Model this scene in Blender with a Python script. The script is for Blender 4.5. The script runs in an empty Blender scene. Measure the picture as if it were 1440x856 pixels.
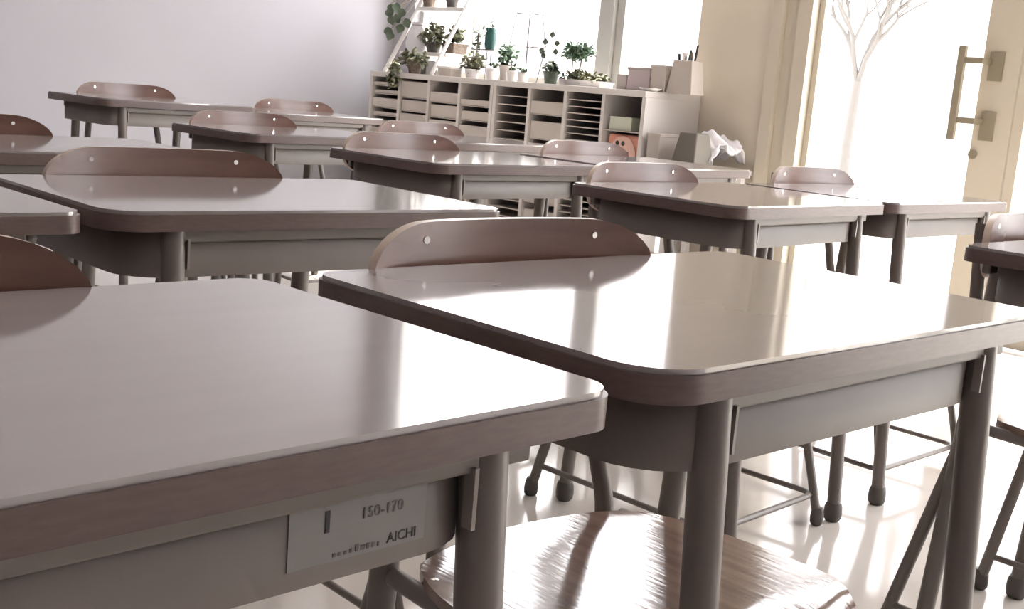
import bpy, math, random
from mathutils import Vector, Matrix
random.seed(7)
PI = math.pi
scene = bpy.context.scene
COL = scene.collection

# ------------------------------------------------------------------ camera
# room axes: X = along the desk rows towards the window wall, Y = towards the far wall, Z up
IMG_W, IMG_H = 1440.0, 856.0
FPX, ROLL, PITCH, AZ, CAMZ = 1651.1, math.radians(4.818), math.radians(10.217), math.radians(45.5), 0.8688
CAM = Vector((0.0, 0.0, CAMZ))
def room(x, y, z=0.0):          # camera-heading frame (x right, y forward) -> room axes
    return Vector((x * math.sin(AZ) + y * math.cos(AZ), -x * math.cos(AZ) + y * math.sin(AZ), z))
fw = room(0, math.cos(PITCH), -math.sin(PITCH))
up0 = room(0, math.sin(PITCH), math.cos(PITCH))
rt0 = room(1, 0, 0)
rt = rt0 * math.cos(ROLL) + up0 * math.sin(ROLL)
up = up0 * math.cos(ROLL) - rt0 * math.sin(ROLL)
cd = bpy.data.cameras.new('camera')
cd.sensor_fit = 'HORIZONTAL'; cd.sensor_width = 36.0; cd.lens = FPX / IMG_W * 36.0
cd.clip_start = 0.02; cd.clip_end = 300
cam = bpy.data.objects.new('camera', cd); COL.objects.link(cam)
m3 = Matrix((rt, up, -fw)).transposed()
cam.matrix_world = Matrix.Translation(CAM) @ m3.to_4x4()
scene.camera = cam

def ray(px, py):
    return fw + rt * ((px - IMG_W / 2) / FPX) - up * ((py - IMG_H / 2) / FPX)
def on_x(px, py, X):            # point of the pixel's ray on the plane x = X
    d = ray(px, py); return CAM + d * (X / d.x)
def on_y(px, py, Y):
    d = ray(px, py); return CAM + d * (Y / d.y)
def on_z(px, py, Z):
    d = ray(px, py); return CAM + d * ((Z - CAMZ) / d.z)

# ------------------------------------------------------------------ world, light, exposure
world = bpy.data.worlds.new('overcast_sky'); scene.world = world
world.use_nodes = True
wn = world.node_tree.nodes; wn.clear()
wo = wn.new('ShaderNodeOutputWorld'); wb = wn.new('ShaderNodeBackground')
wb.inputs['Color'].default_value = (0.975, 0.955, 1.0, 1); wb.inputs['Strength'].default_value = 9.0
world.node_tree.links.new(wb.outputs[0], wo.inputs[0])
scene.view_settings.view_transform = 'Standard'
scene.view_settings.look = 'None'
scene.view_settings.gamma = 1.0
scene.view_settings.use_curve_mapping = False
scene.view_settings.exposure = 0.58
XW = 4.72                                     # inner face of the window wall
sd_ = bpy.data.lights.new('sun', 'SUN'); sd_.energy = 12.0; sd_.angle = 0.009; sd_.color = (1.0, 0.92, 0.80)
sun = bpy.data.objects.new('sun', sd_); COL.objects.link(sun)
sun.rotation_euler = Vector((-0.62, -0.08, -0.92)).to_track_quat('-Z', 'Y').to_euler()

# ------------------------------------------------------------------ materials
def mat(name, col, rough=0.5, spec=0.5, ior=1.5, metal=0.0, noise=None, bump=None, coat=0.0, trans=0.0):
    m = bpy.data.materials.new(name); m.use_nodes = True
    nt = m.node_tree; b = nt.nodes['Principled BSDF']
    b.inputs['Base Color'].default_value = (*col, 1)
    b.inputs['Roughness'].default_value = rough
    b.inputs['IOR'].default_value = ior
    b.inputs['Specular IOR Level'].default_value = spec
    b.inputs['Metallic'].default_value = metal
    b.inputs['Coat Weight'].default_value = coat
    b.inputs['Coat Roughness'].default_value = 0.08
    tc = None
    if noise:                                  # (scale xyz, second colour)
        sc, col2 = noise
        tc = nt.nodes.new('ShaderNodeTexCoord'); mp = nt.nodes.new('ShaderNodeMapping')
        mp.inputs['Scale'].default_value = sc
        nz = nt.nodes.new('ShaderNodeTexNoise'); nz.inputs['Scale'].default_value = 1.0; nz.inputs['Detail'].default_value = 4
        rp = nt.nodes.new('ShaderNodeValToRGB')
        rp.color_ramp.elements[0].position = 0.35; rp.color_ramp.elements[0].color = (*col, 1)
        rp.color_ramp.elements[1].position = 0.65; rp.color_ramp.elements[1].color = (*col2, 1)
        L = nt.links
        L.new(tc.outputs['Object'], mp.inputs[0]); L.new(mp.outputs[0], nz.inputs['Vector'])
        L.new(nz.outputs['Fac'], rp.inputs[0]); L.new(rp.outputs[0], b.inputs['Base Color'])
    if bump:                                   # (scale xyz, strength)
        sc, st = bump
        tc = nt.nodes.new('ShaderNodeTexCoord'); mp = nt.nodes.new('ShaderNodeMapping')
        mp.inputs['Scale'].default_value = sc
        nz = nt.nodes.new('ShaderNodeTexNoise'); nz.inputs['Scale'].default_value = 1.0; nz.inputs['Detail'].default_value = 3
        bp = nt.nodes.new('ShaderNodeBump'); bp.inputs['Strength'].default_value = st; bp.inputs['Distance'].default_value = 0.002
        L = nt.links
        L.new(tc.outputs['Object'], mp.inputs[0]); L.new(mp.outputs[0], nz.inputs['Vector'])
        L.new(nz.outputs['Fac'], bp.inputs['Height']); L.new(bp.outputs[0], b.inputs['Normal'])
    return m
M = {}
M['wall'] = mat('pale_lavender_paint', (0.378, 0.367, 0.398), 0.75, noise=((1.2, 1.2, 1.2), (0.39, 0.38, 0.41)))
M['wall_beige'] = mat('warm_beige_paint', (0.56, 0.50, 0.41), 0.7, noise=((2, 2, 2), (0.60, 0.54, 0.45)))
M['ceiling'] = mat('ceiling_white', (0.80, 0.77, 0.77), 0.85)
M['floor'] = mat('polished_vinyl_floor', (0.58, 0.54, 0.50), 0.10, ior=1.6, noise=((1.5, 1.5, 1.5), (0.64, 0.60, 0.56)), bump=((3, 3, 3), 0.05))
M['desk_top'] = mat('lacquered_desk_top', (0.29, 0.262, 0.256), 0.085, ior=2.3, noise=((3, 30, 3), (0.30, 0.272, 0.265)))
M['desk_edge'] = mat('dark_brown_edge', (0.108, 0.073, 0.065), 0.35, noise=((60, 60, 300), (0.132, 0.091, 0.081)))
M['desk_steel'] = mat('brown_grey_enamel', (0.17, 0.145, 0.128), 0.42, noise=((9, 9, 9), (0.19, 0.162, 0.142)))
M['leg_steel'] = mat('brown_grey_tube', (0.17, 0.145, 0.128), 0.35)
M['rubber'] = mat('dark_rubber', (0.10, 0.09, 0.08), 0.6)
M['bracket'] = mat('painted_glint', (0.27, 0.24, 0.215), 0.3)  # lighter than the leg tube: a highlight put into the colour
M['chrome'] = mat('bright_steel', (0.80, 0.78, 0.75), 0.18, metal=1.0)
M['ply'] = mat('reddish_brown_plywood', (0.118, 0.060, 0.046), 0.25, ior=1.55, noise=((4, 30, 30), (0.16, 0.084, 0.064)))
M['ply_seat'] = mat('polished_seat_plywood', (0.30, 0.20, 0.155), 0.11, ior=1.8, noise=((60, 5, 5), (0.20, 0.125, 0.10)), bump=((160, 14, 14), 0.10))
M['ply_edge'] = mat('pale_plywood_edge', (0.50, 0.40, 0.33), 0.35)
M['sticker'] = mat('grey_green_sticker', (0.225, 0.215, 0.205), 0.5)
M['ink'] = mat('black_ink', (0.03, 0.025, 0.025), 0.6)
M['ink_faint'] = mat('faded_ink', (0.12, 0.11, 0.105), 0.6)
M['cab'] = mat('white_cabinet_board', (0.60, 0.565, 0.545), 0.45)
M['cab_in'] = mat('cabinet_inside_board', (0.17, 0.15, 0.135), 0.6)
M['drawer'] = mat('beige_drawer_front', (0.50, 0.455, 0.42), 0.5)
M['frame_alu'] = mat('aluminium_frame', (0.50, 0.49, 0.47), 0.35, metal=0.3)
M['frame_beige'] = mat('beige_metal_frame', (0.50, 0.45, 0.37), 0.4)
M['handle'] = mat('bronze_handle', (0.30, 0.26, 0.19), 0.35, metal=0.3)
M['white'] = mat('white_paint', (0.75, 0.73, 0.72), 0.5)
M['leaf_dark'] = mat('dark_leaf', (0.06, 0.085, 0.06), 0.5, noise=((30, 30, 30), (0.09, 0.12, 0.08)))
M['leaf_olive'] = mat('olive_leaf', (0.16, 0.17, 0.095), 0.5, noise=((30, 30, 30), (0.23, 0.235, 0.15)))
M['leaf_green'] = mat('fresh_leaf', (0.09, 0.16, 0.10), 0.5, noise=((30, 30, 30), (0.14, 0.22, 0.14)))
M['stem'] = mat('brown_stem', (0.13, 0.10, 0.07), 0.7)
M['pot_white'] = mat('white_ceramic', (0.78, 0.75, 0.75), 0.3)
M['pot_brown'] = mat('brown_basket', (0.22, 0.16, 0.12), 0.7, noise=((80, 80, 80), (0.12, 0.09, 0.07)))
M['pot_dark'] = mat('dark_planter', (0.10, 0.09, 0.085), 0.6)
M['teal'] = mat('teal_glass', (0.03, 0.10, 0.09), 0.25)
M['soil'] = mat('soil', (0.05, 0.04, 0.03), 0.9)
M['wire'] = mat('thin_grey_wire', (0.10, 0.09, 0.09), 0.5)
M['purple_box'] = mat('mauve_card', (0.40, 0.335, 0.345), 0.6)
M['grey_box'] = mat('grey_card', (0.30, 0.265, 0.255), 0.6)
M['beige_box'] = mat('beige_card', (0.46, 0.41, 0.37), 0.6)
M['paper'] = mat('pale_green_paper', (0.55, 0.57, 0.47), 0.7)
M['pink'] = mat('salmon_pink_plastic', (0.62, 0.27, 0.20), 0.5)
M['pink_pale'] = mat('pale_pink_plastic', (0.66, 0.42, 0.35), 0.5)
M['cloth'] = mat('white_cloth', (0.80, 0.78, 0.82), 0.9)
M['basket'] = mat('dark_grey_basket', (0.14, 0.125, 0.105), 0.7)
M['bark'] = mat('pale_bark', (0.10, 0.092, 0.085), 0.9)
M['facade'] = mat('pale_facade', (0.62, 0.60, 0.59), 0.8)
M['facade_trim'] = mat('facade_window_glass', (0.22, 0.21, 0.22), 0.4, spec=0.1)
M['ground'] = mat('pale_paving', (0.50, 0.48, 0.45), 0.9)
def glass_mat():
    m = bpy.data.materials.new('window_glass'); m.use_nodes = True
    nt = m.node_tree; nt.nodes.clear()
    o = nt.nodes.new('ShaderNodeOutputMaterial'); mx = nt.nodes.new('ShaderNodeMixShader')
    t = nt.nodes.new('ShaderNodeBsdfTransparent'); g = nt.nodes.new('ShaderNodeBsdfGlossy')
    t.inputs[0].default_value = (0.97, 0.98, 0.97, 1); g.inputs['Roughness'].default_value = 0.02
    lw = nt.nodes.new('ShaderNodeLayerWeight'); lw.inputs[0].default_value = 0.5
    pw = nt.nodes.new('ShaderNodeMath'); pw.operation = 'POWER'; pw.inputs[1].default_value = 5.0
    f = nt.nodes.new('ShaderNodeMath'); f.operation = 'MULTIPLY_ADD'; f.inputs[1].default_value = 0.9; f.inputs[2].default_value = 0.03
    nt.links.new(lw.outputs['Facing'], pw.inputs[0]); nt.links.new(pw.outputs[0], f.inputs[0])
    nt.links.new(f.outputs[0], mx.inputs[0]); nt.links.new(t.outputs[0], mx.inputs[1])
    nt.links.new(g.outputs[0], mx.inputs[2]); nt.links.new(mx.outputs[0], o.inputs[0])
    return m
M['glass'] = glass_mat()

# ------------------------------------------------------------------ mesh helpers
class MB:
    def __init__(s): s.v = []; s.f = []; s.sm = []
    def add(s, vs, fs, smooth=False):
        n = len(s.v); s.v += [tuple(v) for v in vs]
        s.f += [tuple(i + n for i in f) for f in fs]; s.sm += [smooth] * len(fs)
        return s
    def box(s, x0, x1, y0, y1, z0, z1):
        vs = [(x, y, z) for z in (z0, z1) for y in (y0, y1) for x in (x0, x1)]
        return s.add(vs, [(0, 2, 3, 1), (4, 5, 7, 6), (0, 1, 5, 4), (2, 6, 7, 3), (0, 4, 6, 2), (1, 3, 7, 5)])
    def slab(s, ring, z0, z1, top_smooth=False):     # prism over a counter-clockwise plan ring
        n = len(ring)
        vs = [(x, y, z0) for x, y in ring] + [(x, y, z1) for x, y in ring]
        s.add(vs, [tuple(range(n - 1, -1, -1)), tuple(range(n, 2 * n))])
        return s.add(vs, [(i, (i + 1) % n, n + (i + 1) % n, n + i) for i in range(n)], True)
    def tube(s, pts, r, n=8, cap=True, r2=None):
        pts = [Vector(p) for p in pts]; rings = []
        prev = None
        for i, p in enumerate(pts):
            t = (pts[min(i + 1, len(pts) - 1)] - pts[max(i - 1, 0)]).normalized()
            if prev is None:
                a = Vector((0, 0, 1)) if abs(t.z) < 0.9 else Vector((1, 0, 0))
                nrm = t.cross(a).normalized()
            else:
                nrm = (prev - t * prev.dot(t)).normalized()
            prev = nrm; bn = t.cross(nrm)
            k = r if not isinstance(r, (list, tuple)) else r[i]
            rings.append([p + nrm * (k * math.cos(2 * PI * j / n)) + bn * (k * math.sin(2 * PI * j / n)) for j in range(n)])
        vs = [v for rg in rings for v in rg]
        fs = [(a * n + j, a * n + (j + 1) % n, (a + 1) * n + (j + 1) % n, (a + 1) * n + j) for a in range(len(pts) - 1) for j in range(n)]
        s.add(vs, fs, True)
        if cap:
            s.add(rings[0], [tuple(range(n - 1, -1, -1))]); s.add(rings[-1], [tuple(range(n))])
        return s
    def lathe(s, prof, c=(0, 0, 0), n=16):           # prof: (r, z) from bottom to top
        vs = [(c[0] + r * math.cos(2 * PI * j / n), c[1] + r * math.sin(2 * PI * j / n), c[2] + z) for r, z in prof for j in range(n)]
        fs = [(a * n + j, a * n + (j + 1) % n, (a + 1) * n + (j + 1) % n, (a + 1) * n + j) for a in range(len(prof) - 1) for j in range(n)]
        s.add(vs, fs, True)
        k = len(prof) - 1
        s.add(vs[:n], [tuple(range(n - 1, -1, -1))]); s.add(vs[k * n:], [tuple(range(n))])
        return s
    def mesh(s, name):
        me = bpy.data.meshes.new(name); me.from_pydata(s.v, [], s.f)
        for p, k in zip(me.polygons, s.sm): p.use_smooth = k
        me.update(); return me
def obj(name, mb, material, parent=None, loc=None, bevel=0):
    me = mb.mesh(name) if isinstance(mb, MB) else mb
    if material is not None and not me.materials: me.materials.append(M[material])
    o = bpy.data.objects.new(name, me); COL.objects.link(o)
    if parent: o.parent = parent
    if loc is not None: o.location = loc
    if bevel:
        b = o.modifiers.new('bevel', 'BEVEL'); b.width = bevel; b.segments = 2; b.limit_method = 'ANGLE'; b.angle_limit = 0.7
    return o
def tag(o, label, cat, group=None):
    o['label'] = label; o['category'] = cat
    if group: o['group'] = group
    return o
def thing(name, label, cat, loc=(0, 0, 0), rz=0.0, group=None):
    o = bpy.data.objects.new(name, None); COL.objects.link(o)
    o.empty_display_size = 0.05
    o.location = loc; o.rotation_euler = (0, 0, rz)
    return tag(o, label, cat, group)
def struct(name, mb, material, parent=None):
    o = obj(name, mb, material, parent)
    if not parent: o['kind'] = 'structure'
    return o
def copy_tree(o, parent=None):
    c = o.copy(); COL.objects.link(c)
    if parent: c.parent = parent
    for ch in list(o.children): copy_tree(ch, c)
    return c
def fillet(pts, r, n=5):                              # round the inner corners of a polyline
    pts = [Vector(p) for p in pts]; out = [pts[0]]
    for i in range(1, len(pts) - 1):
        a = (pts[i - 1] - pts[i]); b = (pts[i + 1] - pts[i])
        d = min(r, a.length * 0.45, b.length * 0.45)
        p, q = pts[i] + a.normalized() * d, pts[i] + b.normalized() * d
        for k in range(n + 1):
            t = k / n
            out.append(p * (1 - t) ** 2 + pts[i] * (2 * t * (1 - t)) + q * t * t)
    out.append(pts[-1]); return out
def round_rect(x0, x1, y0, y1, r, n=6):
    ring = []
    for cx, cy, a0 in ((x1 - r, y1 - r, 0), (x0 + r, y1 - r, PI / 2), (x0 + r, y0 + r, PI), (x1 - r, y0 + r, 1.5 * PI)):
        for k in range(n + 1):
            a = a0 + PI / 2 * k / n; ring.append((cx + r * math.cos(a), cy + r * math.sin(a)))
    return ring

# ------------------------------------------------------------------ the room
YF, YB, XL, ZC = 6.08, -2.6, -2.4, 3.25
WT = 0.16
struct('floor', MB().box(XL - .1, XW + WT, YB - .1, YF + .1, -0.10, 0.0), 'floor')
struct('ceiling', MB().box(XL - .1, XW + WT, YB - .1, YF + .1, ZC, ZC + 0.1), 'ceiling')
struct('wall_far', MB().box(XL - .1, XW + WT, YF, YF + 0.1, 0, ZC).box(XW, XW + WT, 5.88, YF, 0.925, 2.95), 'wall')
struct('wall_left', MB().box(XL - .1, XL, YB, YF, 0, ZC), 'wall')
struct('wall_back', MB().box(XL - .1, XW + WT, YB - .1, YB, 0, ZC), 'wall')
w = MB()
w.box(XW, XW + WT, 3.66, YF, 0, 0.925)                # under the plant window
w.box(XW, XW + WT, 3.66, YF, 2.95, ZC)
w.box(XW, XW + WT, 3.21, 3.66, 0, ZC)                 # pier between window and door
w.box(XW, XW + WT, 1.0, 3.21, 2.95, ZC)
w.box(XW, XW + WT, 0.7, 1.0, 0, ZC)
w.box(XW, XW + WT, -2.3, 0.7, 2.95, ZC)
w.box(XW, XW + WT, YB, -2.3, 0, ZC)
struct('wall_right', w, 'wall_beige')

def window(name, y0, y1, z0, z1, mull, mw, fm='frame_alu'):
    fr = 0.035
    b = MB(); X0, X1 = XW + 0.045, XW + 0.115
    b.box(X0, X1, y0, y1, z0, z0 + fr); b.box(X0, X1, y0, y1, z1 - fr, z1)
    b.box(X0, X1, y0, y0 + fr, z0 + fr, z1 - fr); b.box(X0, X1, y1 - fr, y1, z0 + fr, z1 - fr)
    win = struct(name, b, fm)
    edges = [y0 + fr]
    for c in mull:
        # three stepped sash profiles side by side
        s = MB(); k = mw / 3
        s.box(X0 + .012, X1, c - mw / 2, c - mw / 2 + k * .95, z0 + fr, z1 - fr)
        s.box(X0 - .015, X1, c - k / 2, c + k / 2, z0 + fr, z1 - fr)
        s.box(X0, X1, c + k / 2 + .004, c + mw / 2, z0 + fr, z1 - fr)
        struct('mullion', s, fm, win)
        edges += [c - mw / 2, c + mw / 2]
    edges.append(y1 - fr)
    for i in range(0, len(edges), 2):
        struct('pane', MB().box(X0 + .03, X0 + .034, edges[i], edges[i + 1], z0 + fr, z1 - fr), 'glass', win)
    return win
window('window_1', 3.66, 5.88, 0.925, 2.95, (4.285,), 0.17)
window('unseen_window', -2.3, 0.7, 0.0, 2.95, (-0.8,), 0.12)  # out-of-view window, made full height to throw more light on the right desks

# glazed door with its frame
b = MB()
b.box(XW - 0.03, XW + 0.12, 3.165, 3.225, 0, 2.95)
b.box(XW + 0.00, XW + 0.12, 3.095, 3.165, 0, 2.95)
b.box(XW - 0.02, XW + 0.12, 3.02, 3.093, 0, 2.95)
b.box(XW, XW + 0.12, 1.0, 3.02, 2.27, 2.36)
b.box(XW, XW + 0.12, 1.0, 1.06, 0, 2.27)
struct('trim_1', b, 'frame_beige')
d = MB(); DX0, DX1 = XW + 0.035, XW + 0.085
d.box(DX0, DX1, 2.07, 2.225, 0.01, 2.27); d.box(DX0, DX1, 2.99, 3.018, 0.01, 2.27)
d.box(DX0, DX1, 2.225, 2.99, 0.01, 0.16); d.box(DX0, DX1, 2.225, 2.99, 2.18, 2.27)
door = struct('door_1', d, 'frame_beige')
struct('pane', MB().box(DX0 + .02, DX0 + .026, 2.225, 2.99, 0.16, 2.18), 'glass', door)
hp0, hp1 = on_x(1355, 64, XW - 0.05), on_x(1337, 196, XW - 0.05)
hy = (hp0.y + hp1.y) / 2
hb = MB().box(XW - 0.062, XW - 0.040, hy - 0.014, hy + 0.014, hp1.z, hp0.z)
han = struct('handle', hb, 'handle', door)
for py, zz in ((85, 0), (170, 0)):
    q = on_x(1365, py, XW - 0.03)
    struct('handle_bracket', MB().box(XW - 0.055, DX0 + 0.004, 2.185, hy + 0.010, q.z - 0.012, q.z + 0.012), 'handle', han)
    struct('mounting_plate', MB().box(DX0 - 0.008, DX0 + 0.002, 2.135, 2.195, q.z - 0.075, q.z + 0.04), 'handle', han)
q = on_x(1368, 217, DX0)
lk = MB().tube([(DX0 - 0.008, q.y, q.z), (DX0 + 0.002, q.y, q.z)], 0.019, 14)
struct('lock_cylinder', lk, 'handle', door)
s = MB().box(DX0, DX1, 1.06, 1.10, 0.01, 2.27); s.box(DX0, DX1, 2.02, 2.062, 0.01, 2.27)
s.box(DX0, DX1, 1.10, 2.02, 0.01, 0.12); s.box(DX0, DX1, 1.10, 2.02, 2.2, 2.27)
wl = struct('window_3', s, 'frame_beige')
struct('pane', MB().box(DX0 + .02, DX0 + .026, 1.10, 2.02, 0.12, 2.2), 'glass', wl)
struct('baseboard_far', MB().box(XL, XW, YF - 0.012, YF, 0, 0.07), 'wall')

t4 = MB(); t4.box(DX0, DX1, 1.0, 3.02, 2.36, 2.40); t4.box(DX0, DX1, 1.0, 3.02, 2.91, 2.95)
t4.box(DX0, DX1, 1.0, 1.04, 2.40, 2.91); t4.box(DX0, DX1, 2.06, 2.10, 2.40, 2.91); t4.box(DX0, DX1, 2.98, 3.02, 2.40, 2.91)
tw = struct('window_4', t4, 'frame_beige')
for a_, b_ in ((1.04, 2.06), (2.10, 2.98)):
    struct('pane', MB().box(DX0 + .02, DX0 + .026, a_, b_, 2.40, 2.91), 'glass', tw)

# ------------------------------------------------------------------ outdoors
g = obj('ground', MB().box(XW + WT, 45, -30, 45, -0.25, -0.05), 'ground'); g['kind'] = 'structure'
fac = thing('apartment_building', 'pale long building with rows of windows beyond the glazed door', 'building', (24, 12, -0.05))
obj('wall', MB().box(0, 6, -30, 30, 0, 11), 'facade', fac)
pane_me = None
for r in range(3):
    for i in range(-11, 12):
        mb = MB().box(-0.04, 0.05, -0.75, 0.75, 0, 1.5)
        if pane_me is None: pane_me = mb.mesh('window')
        wi = obj('window', pane_me, 'facade_trim', fac, (0, i * 2.5, 1.0 + r * 3.2))
        bar = obj('glazing_bar', MB().box(-0.07, -0.02, -0.03, 0.03, 0, 1.5), 'facade', wi)
# bare street tree
tp = on_x(1197, 170, 9.0)
tree = thing('bare_tree', 'bare leafless tree standing outside the glazed door', 'tree', (9.0, tp.y, -0.05))
def branch(mb, p, d, L, r, depth):
    q = p + d * L
    mid = p + d * (L * .5) + Vector((random.uniform(-1, 1), random.uniform(-1, 1), 0)) * L * .05
    mb.tube([p, mid, q], [r, r * .85, r * .7], 6)
    if depth == 0: return
    for k in range(3 if depth > 1 else 2):
        a = random.uniform(0, 2 * PI); sp = random.uniform(.35, .65)
        nd = (d + Vector((math.cos(a), math.sin(a), 0.15)) * sp).normalized()
        branch(mb, q - d * (L * .08 * k), nd, L * random.uniform(.55, .8), r * .6, depth - 1)
tm = MB().tube([(0, 0, 0), (0.01, 0.02, .7), (0, -.01, 1.25)], [.055, .045, .038], 8)
obj('trunk', tm, 'bark', tree)
for dx, dy in ((.1, .42), (.0, -.38), (-.25, .1), (.2, -.12)):
    bm_ = MB(); branch(bm_, Vector((0, -.01, 1.22)), Vector((dx, dy, 1)).normalized(), .42, .026, 3)
    obj('branch', bm_, 'bark', tree)

# ------------------------------------------------------------------ school desks
DW, DD, DH = 0.600, 0.402, 0.700
def make_desk():
    t = thing('school_desk', 'desk', 'desk')
    hw, hd = DW / 2, DD / 2
    ring = []
    for cx, cy, a0, r in ((hw, hd, 0, .026), (-hw, hd, PI / 2, .026), (-hw, -hd, PI, .048), (hw, -hd, 1.5 * PI, .024)):
        cx -= math.copysign(r, cx); cy -= math.copysign(r, cy)
        for k in range(9):
            a = a0 + PI / 2 * k / 8; ring.append((cx + r * math.cos(a), cy + r * math.sin(a)))
    ins = [(x * (1 - .0022 / hw), y * (1 - .0022 / hd)) for x, y in ring]
    tp_ = MB().slab(ins, DH - .004, DH)
    obj('top_surface', tp_, 'desk_top', t)
    obj('edge_band', MB().slab(ring, DH - 0.024, DH - 0.0041), 'desk_edge', t, bevel=0.003)
    # steel book tray hung under the top: rounded plan, open at the sitter's side
    xa, xb, f0, b0 = -hw + 0.034, hw - 0.074, -hd + 0.022, hd - 0.03
    rr = 0.060; rg = round_rect(xa, xb, f0, b0, rr, 6)
    n = len(rg); tx = (xb - xa) / 2; xm = (xa + xb) / 2
    inner = [((x - xm) * (1 - .004 / tx) + xm, (y - (f0 + b0) / 2) * (1 - .004 / .17) + (f0 + b0) / 2) for x, y in rg]
    z0, z1 = DH - 0.083, DH - 0.024
    tr = MB()
    vs = [(x, y, z0) for x, y in rg] + [(x, y, z1) for x, y in rg] + [(x, y, z0 + .003) for x, y in inner] + [(x, y, z1) for x, y in inner]
    fs = []
    for i in range(n):
        j = (i + 1) % n
        if rg[i][1] > b0 - .001 and rg[j][1] > b0 - .001: continue
        fs += [(i, j, n + j, n + i), (2 * n + j, 2 * n + i, 3 * n + i, 3 * n + j), (n + i, n + j, 3 * n + j, 3 * n + i)]
    tr.add(vs, fs, True); tr.add(vs, [tuple(range(n - 1, -1, -1)), tuple(range(2 * n, 3 * n))])
    tray = obj('book_tray', tr, 'desk_steel', t)
    # front lip strip just under the top
    obj('front_rail', MB().box(xa + .05, hw - .06, f0 - .006, f0 - .0005, DH - .040, DH - .0245), 'desk_steel', t, bevel=.002)
    for sx in (-1, 1):
        for sy in (-1, 1):
            x, yt, yb_ = sx * (hw - (.090 if sy < 0 else .101)), sy * (hd - .025), sy * (hd + .014)
            lg = MB().tube([(x, yb_, .03), (x, yt, DH - .026)], .0145, 14)
            l = obj('leg', lg, 'leg_steel', t)
            ft = MB().lathe([(.014, 0), (.0185, .006), (.020, .018), (.019, .034), (.016, .042)], (x, yb_, 0), 12)
            obj('foot', ft, 'rubber', l)
            bk = MB().box(x - sx * .0155 - .0015, x - sx * .0155 + .0015, yt - .0125, yt - .004, DH - .072, DH - .036)
            obj('bracket', bk, 'bracket', l)  # thin pale sliver standing in for the highlight along the leg edge
    # rim frame welded under the top between the legs
    obj('side_rail', MB().box(hw - .060, hw - .040, -hd + .03, hd - .03, DH - .042, DH - .0245), 'leg_steel', t, bevel=.008)
    obj('rear_rail', MB().box(-hw + .06, hw - .06, hd - .026, hd - .012, DH - .045, DH - .0245), 'leg_steel', t, bevel=.003)
    return t

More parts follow.
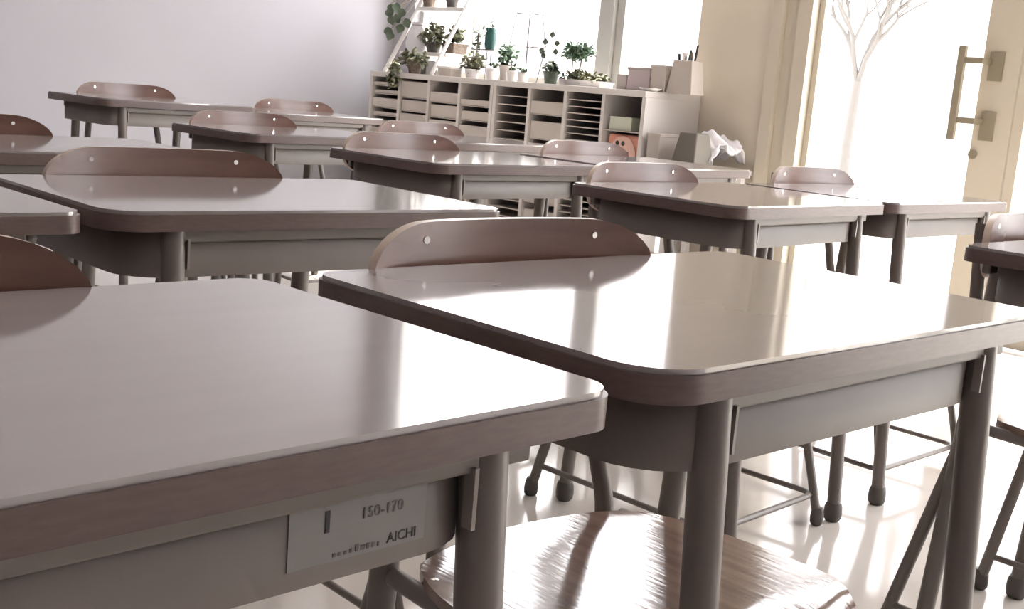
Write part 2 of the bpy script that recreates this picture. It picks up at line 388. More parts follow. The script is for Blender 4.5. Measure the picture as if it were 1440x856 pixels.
def make_chair():
    t = thing('school_chair', 'chair', 'chair')
    # saddle seat of moulded plywood
    nx, ny = 18, 16
    def outline(u, v):          # u,v in -1..1 -> rounded trapezoid
        a, b_ = u, v
        k = 1 - 0.10 * (a * a) * (b_ * b_)
        x = a * (0.188 - 0.012 * b_) * (1 - 0.09 * max(0, abs(b_) - .45) ** 2 / .3) * k
        y = b_ * 0.178 * (1 - 0.07 * a * a * (1 if b_ > 0 else .8)) * k
        z = 0.420 - 0.003 * math.exp(-((a) ** 2 * 2 + (b_ - .25) ** 2 * 2)) - (0.034 * max(0, -b_ - .62) ** 2 / .144) - 0.010 * max(0, b_ - .7)
        return x, y, z
    vs, fs = [], []
    for zz in (0, -0.011):
        for j in range(ny + 1):
            for i in range(nx + 1):
                x, y, z = outline(-1 + 2 * i / nx, -1 + 2 * j / ny); vs.append((x, y + .005, z + zz))
    N = (nx + 1) * (ny + 1); W_ = nx + 1
    top = [(j * W_ + i, j * W_ + i + 1, (j + 1) * W_ + i + 1, (j + 1) * W_ + i) for j in range(ny) for i in range(nx)]
    bot = [tuple(N + k for k in reversed(f)) for f in top]
    rim = []
    bd = [i for i in range(nx)] + [j * W_ + nx for j in range(ny)] + [ny * W_ + nx - i for i in range(nx)] + [(ny - j) * W_ for j in range(ny)]
    for k in range(len(bd)):
        a, c = bd[k], bd[(k + 1) % len(bd)]; rim.append((c, a, N + a, N + c))
    sm = MB().add(vs, top + bot, True); sm.add(vs, rim, True)
    seat = obj('seat', sm, 'ply_seat', t)
    for x, y in ((-.155, -.085), (.155, -.085), (-.158, .115), (.158, .115)):
        rv = MB().lathe([(.0075, 0), (.0065, .0025), (.002, .0035)], (x, y, .4165), 10)
        obj('seat_rivet', rv, 'chrome', seat)
    # stadium backrest, bent round the sitter
    BZ, BL, BH = 0.688, 0.196, 0.0515
    nu, nv = 34, 12
    def back(u, v, off):
        e = max(0.0, abs(u) - .56) / .44
        hh = BH * math.sqrt(max(0.0, 1 - e * e)) ** 1.0
        x = u * BL
        y = 0.222 - 0.034 * u * u + off
        return x, y + 0.05 * (v * hh) * 1.0, BZ + v * hh
    vs = []
    for off in (0, .0115):
        for i in range(nu + 1):
            u = -1 + 2 * i / nu
            u = math.copysign(1 - (1 - abs(u)) ** 1.25, u) if abs(u) > 0 else 0
            for j in range(nv + 1): vs.append(back(u * .9995, -1 + 2 * j / nv, off))
    W_ = nv + 1; N = (nu + 1) * W_
    fr = [(i * W_ + j, (i + 1) * W_ + j, (i + 1) * W_ + j + 1, i * W_ + j + 1) for i in range(nu) for j in range(nv)]
    bk = [tuple(N + k for k in reversed(f)) for f in fr]
    bd = [i * W_ for i in range(nu)] + [nu * W_ + j for j in range(nv)] + [(nu - i) * W_ + nv for i in range(nu)] + [nv - j for j in range(nv)]
    rim = [(bd[(k + 1) % len(bd)], bd[k], N + bd[k], N + bd[(k + 1) % len(bd)]) for k in range(len(bd))]
    bm_ = MB().add(vs, fr + bk, True)
    rest = obj('backrest', bm_, 'ply', t)
    rm = MB().add(vs, rim, True); obj('backrest_edge', rm, 'ply_edge', rest)
    for x in (-.118, .118):
        for dz in (-.032, .034):
            y = 0.222 - .034 * (x / BL) ** 2 + .05 * dz
            rv = MB().tube([(x, y + .001, BZ + dz), (x, y - .0015, BZ + dz)], .0038, 10)
            obj('rivet', rv, 'chrome', rest)
    # tube frame
    for s in (-1, 1):
        rear = fillet([(s * .194, .272, .03), (s * .160, .190, .405), (s * .150, .205, .47), (s * .120, .236, .70), (s * .118, .238, .722)], .05)
        l = obj('leg', MB().tube(rear, .0110, 10), 'leg_steel', t)
        obj('foot', MB().lathe([(.011, 0), (.0150, .005), (.0160, .016), (.0145, .030), (.0115, .040)], (s * .195, .275, 0), 10), 'rubber', l)
        front = fillet([(s * .200, -.205, .03), (s * .166, -.120, .392), (s * .163, .17, .402)], .04)
        l = obj('leg', MB().tube(front, .0095, 10), 'leg_steel', t)
        obj('foot', MB().lathe([(.010, 0), (.0140, .005), (.0150, .016), (.0135, .030), (.0105, .040)], (s * .201, -.208, 0), 10), 'rubber', l)
    bar = fillet([(-.192, .262, .072), (-.197, -.196, .068), (.197, -.196, .068), (.192, .262, .072)], .035, 6)
    obj('base_bar', MB().tube(bar, .0065, 8), 'leg_steel', t)
    obj('seat_crossbar', MB().tube([(-.16, .10, .398), (.16, .10, .398)], .0075, 8), 'leg_steel', t)
    return t

DESK, CHAIR = make_desk(), make_chair()
used = {'d': False, 'c': False}
def put_desk(u, v, rot, label, zs=1.0):
    """u, v: front left corner of the top; rot in degrees, counter-clockwise"""
    o = copy_tree(DESK) if used['d'] else DESK
    used['d'] = True
    a = math.radians(rot)
    cx, cy = DW / 2, DD / 2
    o.location = (u + cx * math.cos(a) - cy * math.sin(a), v + cx * math.sin(a) + cy * math.cos(a), 0)
    o.rotation_euler = (0, 0, a); o.scale = (1, 1, zs)
    return tag(o, label, 'desk', 'school desks set in pairs')
def put_chair(u, v, rot, label, zs=1.0):
    o = copy_tree(CHAIR) if used['c'] else CHAIR
    used['c'] = True
    o.location = (u, v, 0); o.rotation_euler = (0, 0, math.radians(rot)); o.scale = (1, 1, zs)
    return tag(o, label, 'chair', 'plywood school chairs behind the desks')
# u, v, rotation, chair centre u, chair dv, height scale
desk_A = put_desk(-0.068, 0.430, 0.83, 'brown school desk with a grey sticker on its front panel')
desk_B = put_desk(0.579, 0.448, -0.38, 'glossy school desk right beside the desk with the grey sticker')
put_desk(0.588, 1.253, -1.6, 'dark fronted school desk directly behind the glossy desk beside the stickered one')
put_desk(-0.038, 1.255, -0.5, 'school desk directly behind the desk with the grey sticker')
put_desk(0.60, 2.04, 0, 'school desk third in the column from the glossy desk, nearest the far wall in it')
put_desk(1.756, 1.234, 2.9, 'school desk across the aisle, partner of the desk before the glazed door')
put_desk(2.374, 1.263, 0.2, 'school desk standing nearest to the glazed door')
put_desk(1.716, 0.392, 0.5, 'school desk across the aisle from the glossy desk, in the same row')
put_desk(1.688, 1.997, 1.7, 'school desk in the middle row, its apron seen past the aisle')
put_desk(2.345, 2.02, 0.5, 'school desk of the middle row on the side towards the white cabinets')
put_desk(1.700, 2.80, 3.0, 'school desk one row behind the middle row, along the aisle')
put_desk(2.345, 2.80, 0.5, 'school desk one row behind the middle row, towards the white cabinets')
put_desk(1.700, 3.70, 2.0, 'slightly taller school desk nearest the far wall along the aisle', .74 / .70)
put_desk(2.345, 3.80, 0.5, 'school desk in the last row beside the white cabinets', .72 / .70)
for u, dv, rot, label, zs in (
    (0.840, 0.650, -1, 'plywood chair pushed under the glossy desk beside the stickered one', 1),
    (0.190, 0.640, 1, 'plywood chair pushed under the desk with the grey sticker', 1),
    (0.867, 1.455, -1.5, 'plywood chair behind the dark fronted desk in the second row', 1),
    (0.826, 2.245, 0, 'plywood chair at the last desk of the column by the far wall', 1),
    (2.000, 1.450, 2.5, 'plywood chair at the partner desk of the one by the glazed door', 1),
    (2.700, 1.470, 0, 'plywood chair at the desk nearest the glazed door', 1),
    (1.995, 0.600, 0, 'plywood chair at the desk across the aisle from the glossy desk', 1),
    (1.925, 2.205, 1.5, 'red brown plywood chair at the middle row desk along the aisle', 1),
    (2.650, 2.235, 0, 'pinkish plywood chair in the middle row towards the white cabinets', 1),
    (1.949, 3.015, 3, 'plywood chair one row behind the middle row along the aisle', 1),
    (2.640, 3.010, 0, 'plywood chair one row behind the middle row towards the white cabinets', 1),
    (2.002, 3.925, 2, 'plywood chair at the taller desk by the far wall', .74 / .70),
    (2.778, 4.015, 0, 'plywood chair in the last row beside the white cabinets', .72 / .70)):
    put_chair(u, dv, rot, label, zs)

for ch in desk_B.children:                            # this desk's rear right leg stands a little further out
    if ch.name.startswith('leg') and max(v.co.x for v in ch.data.vertices) > 0 and max(v.co.y for v in ch.data.vertices) > 0:
        ch.location.x += .046
# sticker on the front panel of the near desk
def text_mesh(txt, size):
    cu = bpy.data.curves.new('lettering', 'FONT'); cu.body = txt; cu.size = size; cu.extrude = 0.0002
    tmp = bpy.data.objects.new('lettering', cu); COL.objects.link(tmp)
    bpy.context.view_layer.update()
    me = bpy.data.meshes.new_from_object(tmp.evaluated_get(bpy.context.evaluated_depsgraph_get()))
    bpy.data.objects.remove(tmp); me.materials.clear()
    return me
fy = -DD / 2 + 0.022
stk = obj('size_sticker', MB().box(0.078, 0.166, fy - .0008, fy - .0001, DH - .0725, DH - .041), 'sticker', desk_A)
stk['label'] = 'grey paper sticker with black print'
def letters(txt, size, x, z, mname, bold=False):
    o = obj('print', text_mesh(txt, size), mname, stk, (x, fy - .0010, z))
    o.rotation_euler = (PI / 2, 0, 0)
    return o
letters('150-170', .0085, .122, DH - .053, 'ink_faint')
letters('AICHI', .0078, .140, DH - .0700, 'ink')
obj('print', MB().box(.0995, .1022, fy - .0013, fy - .0009, DH - .056, DH - .0445), 'ink', stk)
mk = MB()
for k in range(9):
    x = .105 + k * .0036; mk.box(x, x + random.uniform(.001, .0028), fy - .0013, fy - .0009, DH - .0700, DH - .0700 + random.uniform(.0015, .004))
obj('print', mk, 'ink_faint', stk)

# ------------------------------------------------------------------ cubby cabinets
XC, ZT = 4.30, 0.925
def cabinet(y0, y1, label, fills):
    t = thing('cubby_cabinet', label, 'cabinet', (XC, y0, 0), 0, 'white cubby cabinets under the window')
    wdt, dep, th = y1 - y0, XW - XC - .005, 0.022
    obj('top_board', MB().box(-.006, dep, 0, wdt, ZT - .03, ZT), 'cab', t, bevel=.002)
    obj('base_board', MB().box(0, dep, 0, wdt, 0.0, 0.07), 'cab', t)
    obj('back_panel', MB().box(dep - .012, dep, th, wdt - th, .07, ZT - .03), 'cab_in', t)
    for yy in (0, wdt - th): obj('side_panel', MB().box(0, dep, yy, yy + th, .07, ZT - .03), 'cab', t)
    n = 4; step = (wdt - th) / n
    for i in range(1, n): obj('divider', MB().box(0.003, dep - .013, i * step, i * step + .02, .07, ZT - .03), 'cab', t)
    for i, kind in enumerate(fills):
        a, b = i * step + .0225, (i + 1) * step - .0025
        zt = ZT - .03
        if kind[0] == 'shelves':
            z = zt - kind[1]
            while z > .10:
                obj('shelf', MB().box(.012, dep - .013, a - .001, b + .001, z - .005, z), 'drawer', t); z -= kind[2]
        else:
            z = zt - kind[1]; k = 0
            hs = kind[2]
            while z - hs[k % len(hs)] > .08:
                h = hs[k % len(hs)]
                dr = obj('drawer', MB().box(.008 + .01 * (k % 2), dep - .03, a + .003, b - .003, z - h, z), 'drawer', t)
                obj('shelf', MB().box(.02, dep - .013, a - .001, b + .001, z - h - .007, z - h - .002), 'drawer', t)
                z -= h + kind[3]; k += 1
    return t
near_cab = cabinet(3.600, 4.652, 'white cubby cabinet with open shelves and a pink bin at its end', [('shelves', .165, .24), ('shelves', .035, .033), ('drawers', .06, (.062, .085), .04), ('shelves', .045, .045)])
far_cab = cabinet(4.656, 5.735, 'white cubby cabinet full of beige drawers against the far wall corner', [('drawers', .085, (.03, .045, .055), .032), ('drawers', .06, (.052, .066), .018), ('drawers', .015, (.088, .058), .018), ('drawers', .030, (.016, .018, .050), .030)])
# things in the last cubby
def box_thing(name, label, cat, material, x0, x1, y0, y1, z0, z1, lid=None, group=None, bevel=.004):
    t = thing(name, label, cat, ((x0 + x1) / 2, (y0 + y1) / 2, z0), 0, group)
    hx, hy_ = (x1 - x0) / 2, (y1 - y0) / 2
    obj('body', MB().box(-hx, hx, -hy_, hy_, 0, z1 - z0), material, t, bevel=bevel)
    if lid: obj('lid', MB().box(-hx - .003, hx + .003, -hy_ - .003, hy_ + .003, z1 - z0 - .012, z1 - z0 + .002), lid, t, bevel=.002)
    return t
zsh = ZT - .03 - .165
bin_ = thing('toy_bin', 'salmon pink plastic bin with a rounded pale face plate in the end cubby', 'bin', (XC + .04, 3.735, .60 - .001))
zs0 = 0.0
bin_.location.z = zsh + .0005
bin_.location.z = zsh - .24 + .0005
hgt = 0.222
obj('body', MB().box(-.01, .26, -.105, .105, 0, hgt), 'pink', bin_, bevel=.012)
ov = [(.085 * math.cos(a), .115 + .10 * math.sin(a)) for a in [2 * PI * k / 28 for k in range(28)]]
fp = MB(); n = len(ov)
vs = [(-.016, y, z) for y, z in ov] + [(-.0102, y, z) for y, z in ov]
fp.add(vs, [tuple(range(n)), tuple(range(2 * n - 1, n - 1, -1))]); fp.add(vs, [(i, n + i, n + (i + 1) % n, (i + 1) % n) for i in range(n)], True)
face = obj('face_plate', fp, 'pink_pale', bin_)
for y in (.0, .036):
    obj('face_mark', MB().tube([(-.0168, y, .180), (-.0155, y, .180)], .012, 12), 'ink', face)  # eyes of the bin's face, as dark discs
obj('face_mark', MB().box(-.0168, -.0155, -.040, -.020, .135, .143), 'ink', face)  # small nose mark of the face
pp = box_thing('paper_stack', 'pale green paper stack on the cubby shelf above the pink bin', 'paper', 'paper', XC + .03, XC + .30, 3.70, 3.84, zsh + .0005, zsh + .065, bevel=.001)

# ------------------------------------------------------------------ plants and odds and ends on the cabinet
def pot_profile(r, h): return [(r * .72, 0), (r, h * .9), (r * 1.08, h * .9), (r * 1.08, h)]
def leaf_mesh(L, W, seg=4):
    vs, fs = [], []
    for i in range(seg + 1):
        t = i / seg; wd = W * math.sin(PI * min(.97, max(.03, t)) ** .8) * .5
        z = .12 * L * math.sin(PI * t)
        vs += [(-wd, t * L, z - wd * .3), (0, t * L, z), (wd, t * L, z - wd * .3)]
    for i in range(seg):
        a = i * 3; fs += [(a, a + 1, a + 4, a + 3), (a + 1, a + 2, a + 5, a + 4)]
    return vs, fs
def foliage(mb, centre, rx, ry, rz, n, L, W, down=0.0):
    lv, lf = leaf_mesh(L, W)
    for k in range(n):
        while True:
            p = Vector((random.uniform(-1, 1), random.uniform(-1, 1), random.uniform(-1, 1)))
            if p.length <= 1: break
        c = Vector(centre) + Vector((p.x * rx, p.y * ry, p.z * rz))
        R = Matrix.Rotation(random.uniform(0, 2 * PI), 3, 'Z') @ Matrix.Rotation(random.uniform(-1.0, .9) - down, 3, 'X') @ Matrix.Rotation(random.uniform(-.6, .6), 3, 'Y')
        mb.add([c + R @ Vector(v) for v in lv], lf, True)
    return mb
PX = 4.48
def P(px, py, X=PX): return on_x(px, py, X)
def potted(name, label, px, py_base, r, h, potmat, fol, leafmat, X=PX, z=ZT, stems=3, group='potted plants on the cabinet top'):
    p = P(px, py_base, X)
    t = thing(name, label, 'potted plant', (X, p.y, z), 0, group)
    pt = obj('pot', MB().lathe(pot_profile(r, h)), potmat, t)
    obj('soil', MB().lathe([(r * .98, h), (r * .9, h + .004), (r * .3, h + .007)]), 'soil', pt)
    sb = MB(); fb = MB()
    for (dy, dz, rx, ry, rz, n, L, W) in fol:
        foliage(fb, (0, dy, h + dz), rx, ry, rz, n, L, W)
        for k in range(stems):
            sb.tube([(random.uniform(-.3, .3) * r, random.uniform(-.3, .3) * r, h), (random.uniform(-.4, .4) * rx, dy + random.uniform(-.4, .4) * ry, h + dz)], .0025, 5)
    obj('stems', sb, 'stem', t); obj('foliage', fb, leafmat, t)
    return t
# white leaning ladder stand: slanted front legs, upright rear posts, two boards
sA, sB = P(541, 96, 4.37), P(607, 99, 4.37)
ymid, half = (sA.y + sB.y) / 2, (sA.y - sB.y) / 2
zlow, ztop = P(600, 76, 4.50).z - ZT, P(610, 13, 4.60).z - ZT
st = thing('plant_stand', 'white wooden ladder plant stand at the end of the cabinet', 'stand', (4.37, ymid, ZT))
def bar(p, q, w=.014): return MB().tube([p, q], w, 4)
for sy in (1, -1):
    obj('leg', bar((0, sy * half, .002), (.31, sy * half * .97, ztop + .16), .015), 'white', st)
    obj('leg', bar((.305, sy * half * .97, .002), (.305, sy * half * .97, ztop + .16), .012), 'white', st)
for zz, x0 in ((zlow, .10), (ztop, .205)):
    obj('shelf', MB().box(x0, .315, -half * .99, half * .99, zz - .011, zz + .011), 'white', st, bevel=.002)
# ivy trailing from the stand
iv = P(572, 20, 4.42)
ivy = thing('ivy', 'dark trailing ivy hanging beside the white plant stand', 'potted plant', (4.61, ymid + half * .62, ZT + ztop + .0115), 0)
obj('pot', MB().lathe(pot_profile(.045, .07)), 'pot_brown', ivy)
vn = MB(); base = ivy.location.copy()
lm = MB(); lv, lf = leaf_mesh(.058, .056); lm.add(lv, lf, True); leaf_me = lm.mesh('leaf')
targets = [(546, 12), (552, 6), (545, 38), (551, 44), (556, 20), (567, 12), (570, 26), (565, 34), (549, 22), (558, 4)]
for k, (a, c) in enumerate(targets):
    q = on_x(a, c, 4.40) - base
    vn.tube(fillet([(0, 0, .07), (-.03, q.y * .4, .12), (q.x, q.y, q.z + .02)], .05), .002, 4)
    lf_o = obj('leaf', leaf_me, 'leaf_dark', ivy, q)
    lf_o.rotation_euler = (random.uniform(-1.8, -1.2), random.uniform(-.4, .4), random.uniform(-1.1, -.3))
obj('stems', vn, 'stem', ivy)
# plants on the stand
def on_stand(name, label, dy, x, z, r, h, potmat, fol, leafmat):
    t = thing(name, label, 'potted plant', (x, ymid + dy, z), 0, 'potted plants on the stand')
    obj('pot', MB().lathe(pot_profile(r, h)), potmat, t)
    fb = MB()
    for (ddy, dz, rx, ry, rz, n, L, W) in fol: foliage(fb, (0, ddy, h + dz), rx, ry, rz, n, L, W, .3)
    obj('foliage', fb, leafmat, t); return t
on_stand('bushy_plant', 'bushy olive green plant on the lower shelf of the white stand', -.01, 4.545, ZT + zlow + .0115, .05, .06, 'pot_dark', [(0, .045, .06, .095, .06, 190, .04, .024)], 'leaf_olive')
on_stand('fern', 'dark leafy plant on the upper shelf of the white stand', -.05, 4.63, ZT + ztop + .0115, .040, .05, 'pot_dark', [(0, .05, .05, .13, .035, 160, .045, .022)], 'leaf_dark')
tr_ = thing('trailing_plant', 'trailing plant spilling over the cabinet front edge', 'potted plant', (4.37, P(583, 98, 4.37).y, ZT))
obj('pot', MB().lathe(pot_profile(.045, .07)), 'pot_brown', tr_)
fb = MB(); foliage(fb, (0, .02, .085), .045, .13, .04, 130, .045, .026); foliage(fb, (-.105, .06, -.02), .022, .04, .085, 70, .04, .024)
obj('foliage', fb, 'leaf_olive', tr_)
# lavender-white bag hung on the stand's front leg
bg = on_x(566, 58, 4.405)
bag = thing('cloth_bag', 'pale lavender cloth bag on the white plant stand', 'bag', (4.53, bg.y, ZT + zlow + .0115))
bag.location.y = ymid + half * .62
bb = MB(); rows = []
for k, (zz, ww, dd) in enumerate(((0, .075, .045), (.05, .085, .05), (.11, .07, .04), (.155, .045, .02), (.17, .05, .026))):
    rows.append([(dd * math.cos(a) * (1 + .08 * math.sin(5 * a + k)), ww * math.sin(a) * (1 + .06 * math.cos(4 * a)), zz) for a in [2 * PI * j / 20 for j in range(20)]])
vs = [v for r_ in rows for v in r_]
bb.add(vs, [(a * 20 + j, a * 20 + (j + 1) % 20, (a + 1) * 20 + (j + 1) % 20, (a + 1) * 20 + j) for a in range(4) for j in range(20)], True)
bb.add(vs[:20], [tuple(range(19, -1, -1))]); bb.add(vs[80:], [tuple(range(20))])
obj('body', bb, 'cloth', bag); obj('tie', MB().tube([(.021 * math.cos(a), .046 * math.sin(a), .155) for a in [2 * PI * j / 16 for j in range(17)]], .004, 6), 'purple_box', bag)
# planter boxes
def planter(name, label, px, py, w_, d_, h, material, fol=None, leafmat='leaf_olive', X=4.50, z=ZT, y=None):
    p = P(px, py, X); t = thing(name, label, 'planter', (X, p.y if y is None else y, z))
    b = MB().box(-d_ / 2, d_ / 2, -w_ / 2, w_ / 2, 0, h)
    obj('body', b, material, t, bevel=.004)
    obj('rim', MB().box(-d_ / 2 - .004, d_ / 2 + .004, -w_ / 2 - .004, w_ / 2 + .004, h - .012, h + .001), material, t)
    if fol:
        fb = MB()
        for f in fol: foliage(fb, (0, f[0], h + f[1]), *f[2:])
        obj('foliage', fb, leafmat, t)
    return t
planter('planter_box', 'dark planter box inside the legs of the white stand', 598, 99, .115, .09, .085, 'pot_dark', None, X=4.56)
planter('basket_planter', 'brown basket planter with olive leaves on the lower board of the white stand', 634, 102, .105, .11, .06, 'pot_brown', [(0, .045, .045, .05, .045, 150, .038, .024)], X=4.60, z=ZT + zlow + .0115, y=ymid - half * .62)
bt = box_thing('storage_box', 'small pale box before the brown basket planter', 'box', 'beige_box', 4.36, 4.44, P(632, 101, 4.4).y - .06, P(632, 101, 4.4).y + .06, ZT, ZT + .055, 'white')
potted('small_bush', 'small light green bush beside the wire table', 664, 104, .045, .05, 'pot_white', [(0, .035, .05, .075, .045, 150, .035, .022)], 'leaf_olive', X=4.46)
# wire table with the teal vase
tb = P(685, 106, 4.56)
wt = thing('wire_table', 'small black wire table carrying the teal vase', 'stand', (4.56, tb.y, ZT))
hh = P(685, 70, 4.56).z - ZT
obj('top', MB().box(-.06, .06, -.085, .085, hh - .005, hh), 'wire', wt)
for sx in (-1, 1):
    for sy in (-1, 1): obj('leg', MB().tube([(sx * .055, sy * .08, 0), (sx * .05, sy * .07, hh - .005)], .0028, 6), 'wire', wt)
vz = P(689, 66, 4.56)
va = thing('teal_vase', 'dark teal vase standing on the wire table', 'vase', (4.56, vz.y, ZT + hh))
obj('body', MB().lathe([(.026, 0), (.033, .03), (.033, .08), (.026, .10), (.034, .118), (.028, .12), (.02, .10)]), 'teal', va)
fb = MB(); foliage(fb, (0, .012, .13), .02, .035, .02, 24, .03, .012); obj('foliage', fb, 'leaf_dark', va)
potted('young_plant', 'young sprig plant in a brown pot left of the teal vase', 668, 103, .03, .12, 'pot_brown', [(.0, .06, .03, .05, .05, 34, .032, .02), (-.01, .14, .025, .04, .04, 18, .03, .018)], 'leaf_dark', X=4.60)
for px, py, r, h, X, lb in ((692, 107, .036, .06, 4.36, 'white ceramic pot in front of the wire table'), (720, 110, .032, .055, 4.37, 'white ceramic pot left of the wire lantern frame'), (735, 111, .030, .05, 4.37, 'white ceramic pot before the wire lantern frame')):
    p = P(px, py, X); t = thing('ceramic_pot', lb, 'pot', (X, p.y, ZT), 0, 'white pots along the cabinet front')
    obj('body', MB().lathe([(r * .8, 0), (r, h * .6), (r * .96, h), (r * .8, h), (r * .7, h * .8)]), 'pot_white', t)
    fb = MB(); foliage(fb, (0, 0, h + .012), r * .7, r * .8, .012, 26, .028, .016); obj('foliage', fb, 'leaf_dark', t)
potted('leafy_pot_plant', 'curly green leafy plant in a grey pot near the wire lantern', 711, 109, .042, .085, 'grey_box', [(0, .06, .05, .06, .05, 120, .034, .024)], 'leaf_green', X=4.52)
# wire lantern frame
wl_ = P(738, 110, 4.60)
la = thing('wire_lantern', 'tall thin wire lantern frame among the pots', 'lantern', (4.60, wl_.y, ZT))
WR = .003
zt_, zm = P(735, 20, 4.60).z - ZT, P(740, 66, 4.60).z - ZT
A_, B_, C_ = .045, .07, .05
lev = [(0, A_), (zm, B_), (zt_, C_)]
for sx in (-1, 1):
    for sy in (-1, 1):
        obj('wire', MB().tube([(sx * r, sy * r, max(z, .002)) for z, r in lev], WR, 5), 'wire', la)
for z, r in lev:
    obj('wire', MB().tube([(r, r, z + .002), (-r, r, z + .002), (-r, -r, z + .002), (r, -r, z + .002), (r, r, z + .002)], WR, 5), 'wire', la)
# round-leaf plant with single leaves
rp = P(774, 113, 4.42)
rl = thing('round_leaf_plant', 'plant with a few round dark leaves on thin stems in a green pot', 'potted plant', (4.42, rp.y, ZT), 0)
obj('pot', MB().lathe(pot_profile(.042, .065)), 'leaf_dark', rl)
fb = MB(); foliage(fb, (0, 0, .085), .035, .045, .03, 70, .03, .022); obj('foliage', fb, 'leaf_dark', rl)
lm = MB(); lv, lf = leaf_mesh(.034, .030); lm.add(lv, lf, True); rleaf = lm.mesh('leaf')
sb = MB()
for a, c in ((776, 50), (766, 60), (784, 62), (760, 72), (765, 79), (782, 74)):
    q = on_x(a, c + 3, 4.42) - rl.location
    sb.tube(fillet([(0, 0, .08), (0, q.y * .3, q.z * .8), (q.x, q.y, q.z)], .03), .0016, 4)
    o = obj('leaf', rleaf, 'leaf_dark', rl, q); o.rotation_euler = (1.45, random.uniform(-.4, .4), -1.0 + random.uniform(-.3, .3))
obj('stems', sb, 'stem', rl)
# topiary-like plant with two stems
tpp = P(808, 112, 4.58)
to = thing('topiary', 'small topiary with clipped green crown on thin bare stems', 'potted plant', (4.58, tpp.y, ZT))
obj('pot', MB().lathe(pot_profile(.04, .04)), 'pot_white', to)
zc = P(808, 73, 4.58).z - ZT
obj('stems', MB().tube([(0, .02, .04), (.0, .03, zc)], .004, 6).tube([(0, -.02, .04), (0, -.045, zc)], .004, 6), 'stem', to)
fb = MB(); foliage(fb, (0, .03, zc), .05, .055, .04, 170, .03, .02); foliage(fb, (0, -.05, zc + .004), .05, .05, .04, 150, .03, .02)
obj('foliage', fb, 'leaf_green', to)
planter('low_planter', 'long low planter of creeping greenery at the window mullion', 826, 116, .26, .10, .03, 'pot_white', [(0, .012, .05, .15, .018, 200, .035, .02), (.06, .03, .04, .07, .02, 50, .035, .02)], 'leaf_olive', X=4.43)
potted('small_succulent', 'little green plant in a white pot at the end of the low planter', 790, 114, .018, .03, 'pot_white', [(0, .015, .015, .02, .012, 26, .02, .012)], 'leaf_green', X=4.36)
# boxes and pencil stand at the near end
def pbox(name, label, pxl, pxr, pyb, pyt, X, dep, material, lid=None, cat='box'):
    a, c = P(pxl, pyb, X), P(pxr, pyb, X); zt2 = P((pxl + pxr) / 2, pyt, X).z
    return box_thing(name, label, cat, material, X, X + dep, c.y, a.y, ZT, zt2, lid)
pbox('card_box', 'small grey card box next to the mullion', 866, 880, 121, 104, 4.43, .10, 'grey_box')
pbox('card_box', 'mauve card box between the grey and beige boxes', 881, 912, 121, 95, 4.43, .13, 'purple_box', 'grey_box')
pbox('card_box', 'beige card box beside the pencil stand', 913.5, 934, 123, 92, 4.43, .11, 'beige_box', 'beige_box')
a, c = P(938, 128, 4.42), P(966, 130, 4.42)
ps = thing('pencil_stand', 'tapered grey pencil stand full of pens on the cabinet end', 'pen stand', (4.48, (a.y + c.y) / 2, ZT))
ht = P(952, 84, 4.42).z - ZT
wA, wB = .075, .055
v8 = [(-.05, -wA, 0), (.05, -wA, 0), (.05, wA, 0), (-.05, wA, 0), (-.04, -wB, ht), (.04, -wB, ht), (.04, wB, ht), (-.04, wB, ht)]
obj('body', MB().add(v8, [(3, 2, 1, 0), (4, 5, 6, 7), (0, 1, 5, 4), (1, 2, 6, 5), (2, 3, 7, 6), (3, 0, 4, 7)]), 'beige_box', ps, bevel=.003)
for k, (x, y, l, mm) in enumerate(((-.02, .035, .03, 'ink'), (0, .02, .02, 'grey_box'), (-.01, -.01, .05, 'leaf_dark'), (.01, -.03, .075, 'ink'), (-.015, -.035, .04, 'pot_brown'), (.02, 0, .035, 'purple_box'))):
    obj('pen', MB().tube([(x, y, ht - .01), (x + random.uniform(-.01, .01), y + random.uniform(-.012, .008), ht + l)], .006, 6), mm, ps)
for px, py, X, r, lb in ((911, 124, 4.345, .055, 'white dish lying at the cabinet front edge'), (926, 123, 4.42, .045, 'white dish behind the front one beside the pencil stand')):
    p = P(px, py, X)
    if r < .05: p.y = 3.70
    t = thing('dish', lb, 'dish', (X + .02, p.y, ZT)); 
    obj('body', MB().lathe([(r * .5, 0), (r * .95, .012), (r, .016), (r * .9, .013), (r * .4, .005)], n=20), 'pot_white', t)
p = P(970, 130, 4.60)
t = thing('white_bottle', 'slim white bottle against the window frame', 'bottle', (4.63, 3.66, ZT))
obj('body', MB().lathe([(.022, 0), (.023, .01), (.023, .12), (.012, .15), (.011, .18)]), 'pot_white', t)
obj('cap', MB().lathe([(.013, .1805), (.013, .20)]), 'pot_white', t)

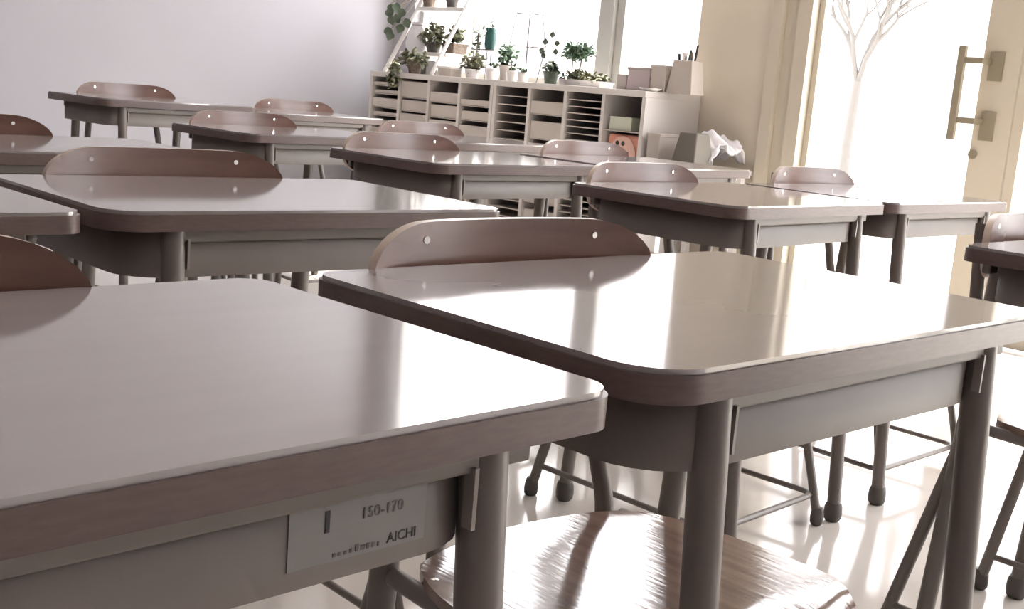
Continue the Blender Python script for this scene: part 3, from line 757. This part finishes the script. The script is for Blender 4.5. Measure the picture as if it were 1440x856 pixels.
# ------------------------------------------------------------------ low bench by the door post
by0, by1, bx0, bx1, bz = 3.235, 3.58, 4.02, 4.705, 0.598
be = thing('low_bench', 'low white bench between cabinet end and door post', 'bench', (bx0, by0, 0))
obj('seat_board', MB().box(0, bx1 - bx0, 0, by1 - by0, bz - .024, bz), 'white', be, bevel=.003)
obj('rail', MB().box(.20, .59, .02, .035, bz - .05, bz - .032), 'white', be)
for x in (.03, .62):
    for y in (.02, .30): obj('leg', MB().box(x, x + .03, y, y + .03, 0, bz - .024), 'white', be)
gb = on_y(982, 235, by0 + .08); gx = gb.x
gt = thing('grey_basket', 'dark grey tapered basket on the white bench', 'basket', (gx, by0 + .12, bz))
def frust(w0, w1, d0, d1, h):
    v = [(-w0, -d0, 0), (w0, -d0, 0), (w0, d0, 0), (-w0, d0, 0), (-w1, -d1, h), (w1, -d1, h), (w1, d1, h), (-w1, d1, h)]
    return MB().add(v, [(3, 2, 1, 0), (4, 5, 6, 7), (0, 1, 5, 4), (1, 2, 6, 5), (2, 3, 7, 6), (3, 0, 4, 7)])
obj('body', frust(.075, .048, .07, .05, .155), 'basket', gt, bevel=.006)
obj('base', MB().box(-.066, .066, -.06, .06, .0, .025), 'grey_box', gt)
# draped white cloth
ct = thing('white_cloth', 'crumpled white cloth heaped on the white bench', 'cloth', (4.545, by0 + .13, bz))
nx, ny = 56, 22; vs = []
for j in range(ny + 1):
    for i in range(nx + 1):
        u, v = i / nx, j / ny
        z = .165 * max(0, 1 - abs(u - .30) * 2.6) + .15 * max(0, 1 - abs(u - .76) * 3.2)
        z = max(z, .01) + .010 * math.sin(9 * u + 5 * v) * math.sin(7 * v + 2) + .007 * math.sin(38 * u + 7 * math.sin(4 * v)) + .004 * math.sin(61 * u - 9 * v)
        z *= (.72 + .28 * math.sin(PI * v)); z = max(z, .004)
        vs.append((-.125 + .27 * u, -.10 + .19 * v + .012 * math.sin(8 * u) + .007 * math.sin(33 * u), z))
W_ = nx + 1
fs = [(j * W_ + i, j * W_ + i + 1, (j + 1) * W_ + i + 1, (j + 1) * W_ + i) for j in range(ny) for i in range(nx)]
o = obj('drape', MB().add(vs, fs, True), 'cloth', ct)
sd = o.modifiers.new('thick', 'SOLIDIFY'); sd.thickness = .004; sd.offset = 1
box_thing('low_box', 'pale low box on the bench next to the cabinet side', 'box', 'beige_box', 4.31, 4.60, by0 + .265, by0 + .34, bz, bz + .135, 'beige_box')
